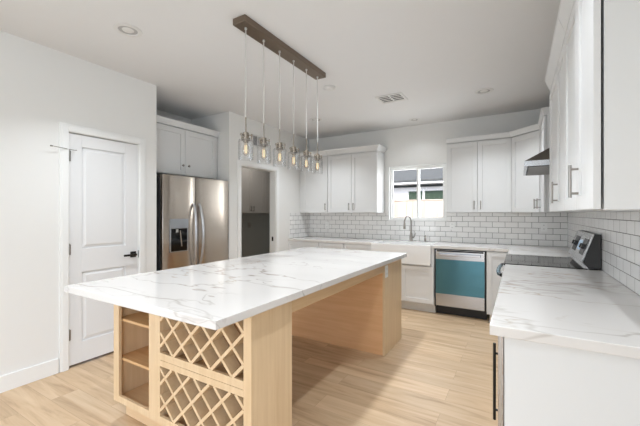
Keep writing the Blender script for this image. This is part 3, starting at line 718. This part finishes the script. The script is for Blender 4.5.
outlet(FT, .29, 1.165, 'white outlet on the back tile near the range corner')
outlet(FT, -.835, 1.16, 'white outlet on the back tile just right of the window')
outlet(FT, -2.95, 1.13, 'white outlet on the back tile under the far left upper cabinets')

# ------------------------------------------------------------------ linear pendant fixture
px_ = -1.672; ys = [1.782, 1.978, 2.176, 2.373, 2.575, 2.772]
pl = thing('pendant_chandelier', (px_, 2.28, 1.73), 'linear bronze ceiling bar with six clear glass jar pendants above the island', 'pendant light')
obj('ceiling_bar', B(px_ - .058, px_ + .058, 1.712, 2.835, 2.668, ZC - .0005), M['canopy'], pl, .003)
for y in ys:
    bm = bmesh.new(); cyl(bm, (px_, y, 2.03), (px_, y, 2.655), .0042, seg=8); cyl(bm, (px_, y, 2.655), (px_, y, 2.6675), .009, seg=12); obj('cord', bm, M['cord'], pl, smooth=True)
    bm = bmesh.new(); cyl(bm, (px_, y, 1.925), (px_, y, 2.03), .0048, seg=10); obj('rod', bm, M['bronze'], pl, smooth=True)
    bm = bmesh.new(); lathe(bm, [(.008, .0), (.022, -.006), (.022, -.040), (.030, -.044), (.030, -.062), (.018, -.064), (.018, -.075)], (px_, y, 1.925), 20)
    for k in range(3):
        a = 2 * math.pi * k / 3 + .5; c_, s_ = math.cos(a), math.sin(a)
        cyl(bm, (px_ + .018 * c_, y + .018 * s_, 1.90), (px_ + .040 * c_, y + .040 * s_, 1.90), .005, seg=10)
        cyl(bm, (px_ + .040 * c_, y + .040 * s_, 1.90), (px_ + .047 * c_, y + .047 * s_, 1.90), .010, seg=12)
        cyl(bm, (px_ + .041 * c_, y + .041 * s_, 1.862), (px_ + .041 * c_, y + .041 * s_, 1.90), .005, seg=10)
    obj('socket', bm, M['bronze'], pl, smooth=True)
    bm = bmesh.new(); lathe(bm, [(.031, .0), (.048, -.004), (.053, -.014), (.053, -.145), (.0495, -.145), (.0495, -.015), (.046, -.007), (.031, -.003)], (px_, y, 1.873), 28, close=True)
    obj('glass_jar', bm, M['glass'], pl, smooth=True)
    bm = bmesh.new(); lathe(bm, [(.013, 0), (.014, -.012), (.022, -.035), (.026, -.055), (.022, -.078), (.010, -.092), (0, -.095)], (px_, y, 1.849), 20)
    bb = obj('bulb', bm, M['bulb'], pl, smooth=True)
    bm = bmesh.new()
    for k in range(4):
        a = math.pi / 2 * k; c_, s_ = .008 * math.cos(a), .008 * math.sin(a)
        cyl(bm, (px_ + c_, y + s_, 1.83), (px_ + c_ * .6, y + s_ * .6, 1.775), .0022, seg=6)
    obj('filament', bm, M['filament'], bb)

# ------------------------------------------------------------------ ceiling fittings
def can_light(x, y, label, r=.075, power=13):
    add_light('downlight_fill', 'AREA', (x, y, ZC - .012), (0, 0, 0), power, (.88, .94, 1), .09, spread=R(112))
    t = thing('recessed_light', (x, y, ZC), label, 'recessed light', None)
    bm = bmesh.new(); lathe(bm, [(r, 0), (r + .022, -.001), (r + .020, -.005), (r - .006, -.0075), (r - .010, -.001)], (x, y, ZC - .0005), 36, close=True); obj('trim_ring', bm, M['vent'], t, smooth=True)
    bm = bmesh.new(); lathe(bm, [(r - .0105, -.0012), (r - .022, -.003), (r - .030, -.001)], (x, y, ZC - .0005), 36); obj('baffle', bm, M['can'], t, smooth=True)
    bm = bmesh.new(); cyl(bm, (x, y, ZC - .0015), (x, y, ZC - .006), r - .034, r - .040, 32); obj('lens', bm, M['lightin'], t, smooth=True)
can_light(-2.51, 1.418, 'recessed ceiling light at the upper left, nearest the pantry door')
can_light(-.33, 4.158, 'recessed ceiling light above the right end of the back counter')
can_light(-1.302, 4.90, 'recessed ceiling light just in front of the window wall', .06, 1.2)
can_light(-2.54, 4.167, 'recessed ceiling light behind the farthest pendant cord')
bm = bmesh.new(); lathe(bm, [(.062, 0), (.064, -.012), (.050, -.03), (.02, -.034), (0, -.034)], (-1.76, 3.174, ZC - .0005), 32)
tag(obj('smoke_detector', bm, M['vent'], smooth=True), 'round white smoke detector on the ceiling past the end of the pendant bar', 'smoke detector')
can_light(-.33, 1.418, 'added out-of-view recessed light above the right foreground counter', power=12)  # fitting and lamp added out of view to brighten the near counter
add_light('downlight_fill', 'AREA', (-1.3, .2, ZC - .012), (0, 0, 0), 14, (.88, .94, 1), .12, spread=R(112))  # added fill lamp with no fitting, above the foreground
add_light('downlight_fill', 'AREA', (-1.3, 2.9, ZC - .012), (0, 0, 0), 18, (.88, .94, 1), .12, spread=R(112))  # added fill lamp with no fitting, lifts the rear-left walls
add_light('downlight_fill', 'AREA', (-4.2, 4.9, ZC - .012), (0, 0, 0), 9, (1, .97, .95), .12)  # added lamp with no fitting, brightens the laundry room
# ceiling register
va, vb, vc, vd = -1.425, -1.165, 3.745, 3.965
vt = thing('air_vent', (-1.295, 3.855, ZC), 'white rectangular air register with dark louvres in the ceiling', 'air vent')
zt = ZC - .0005
o_ = .028
obj('frame', B((va - o_, vb + o_, vc - o_, vc, zt - .008, zt), (va - o_, vb + o_, vd, vd + o_, zt - .008, zt), (va - o_, va, vc, vd, zt - .008, zt), (vb, vb + o_, vc, vd, zt - .008, zt), ((va + vb) / 2 - .008, (va + vb) / 2 + .008, vc, vd, zt - .008, zt)), M['vent'], vt, .002)
obj('duct', B(va + .001, vb - .001, vc + .001, vd - .001, zt - .0015, zt), M['ventdark'], vt)
for (a, b) in ((va + .001, (va + vb) / 2 - .009), ((va + vb) / 2 + .009, vb - .001)):
    for k in range(4):
        y = vc + .012 + k * .055
        bm = bmesh.new(); hexa(bm, [(a, y + .02, zt - .002), (b, y + .02, zt - .002), (b, y + .022, zt - .002), (a, y + .022, zt - .002), (a, y + .030, zt - .008), (b, y + .030, zt - .008), (b, y + .032, zt - .008), (a, y + .032, zt - .008)]); obj('louvre', bm, M['vent'], vt)
# wall return grille
wv = thing('wall_grille', (XL, 3.80, 2.34), 'small grey louvred grille high above the laundry doorway', 'air vent')
bm = bmesh.new()
for q in ((3.68, 3.93, 2.325, 2.345), (3.68, 3.93, 2.485, 2.505), (3.68, 3.70, 2.345, 2.485), (3.91, 3.93, 2.345, 2.485), (3.795, 3.812, 2.345, 2.485)): FL.box(bm, *q, .0005, .010)
obj('frame', bm, M['vent'], wv, .001)
bm = bmesh.new(); FL.box(bm, 3.701, 3.909, 2.346, 2.484, .0006, .002); obj('backing', bm, M['ventdark'], wv)
for (a, b) in ((3.701, 3.794), (3.813, 3.909)):
    bm = bmesh.new()
    for k in range(9): FL.box(bm, a, b, 2.348 + k * .0153, 2.356 + k * .0153, .0025, .007)
    obj('louvres', bm, M['grille'], wv)
for o in COL.objects:
    if o.parent or 'label' not in o: continue
    k = o.name.split('.')[0]
    gname = {'upper_cabinet': 'white upper wall cabinets', 'base_cabinet': 'white base cabinets', 'laundry_cabinet': 'laundry wall cabinets',
             'recessed_light': 'recessed ceiling lights', 'power_outlet': 'white power outlets', 'tile_backsplash': 'subway tile backsplashes',
             'quartz_countertop': 'perimeter countertops'}.get(k)
    if gname: o['group'] = gname
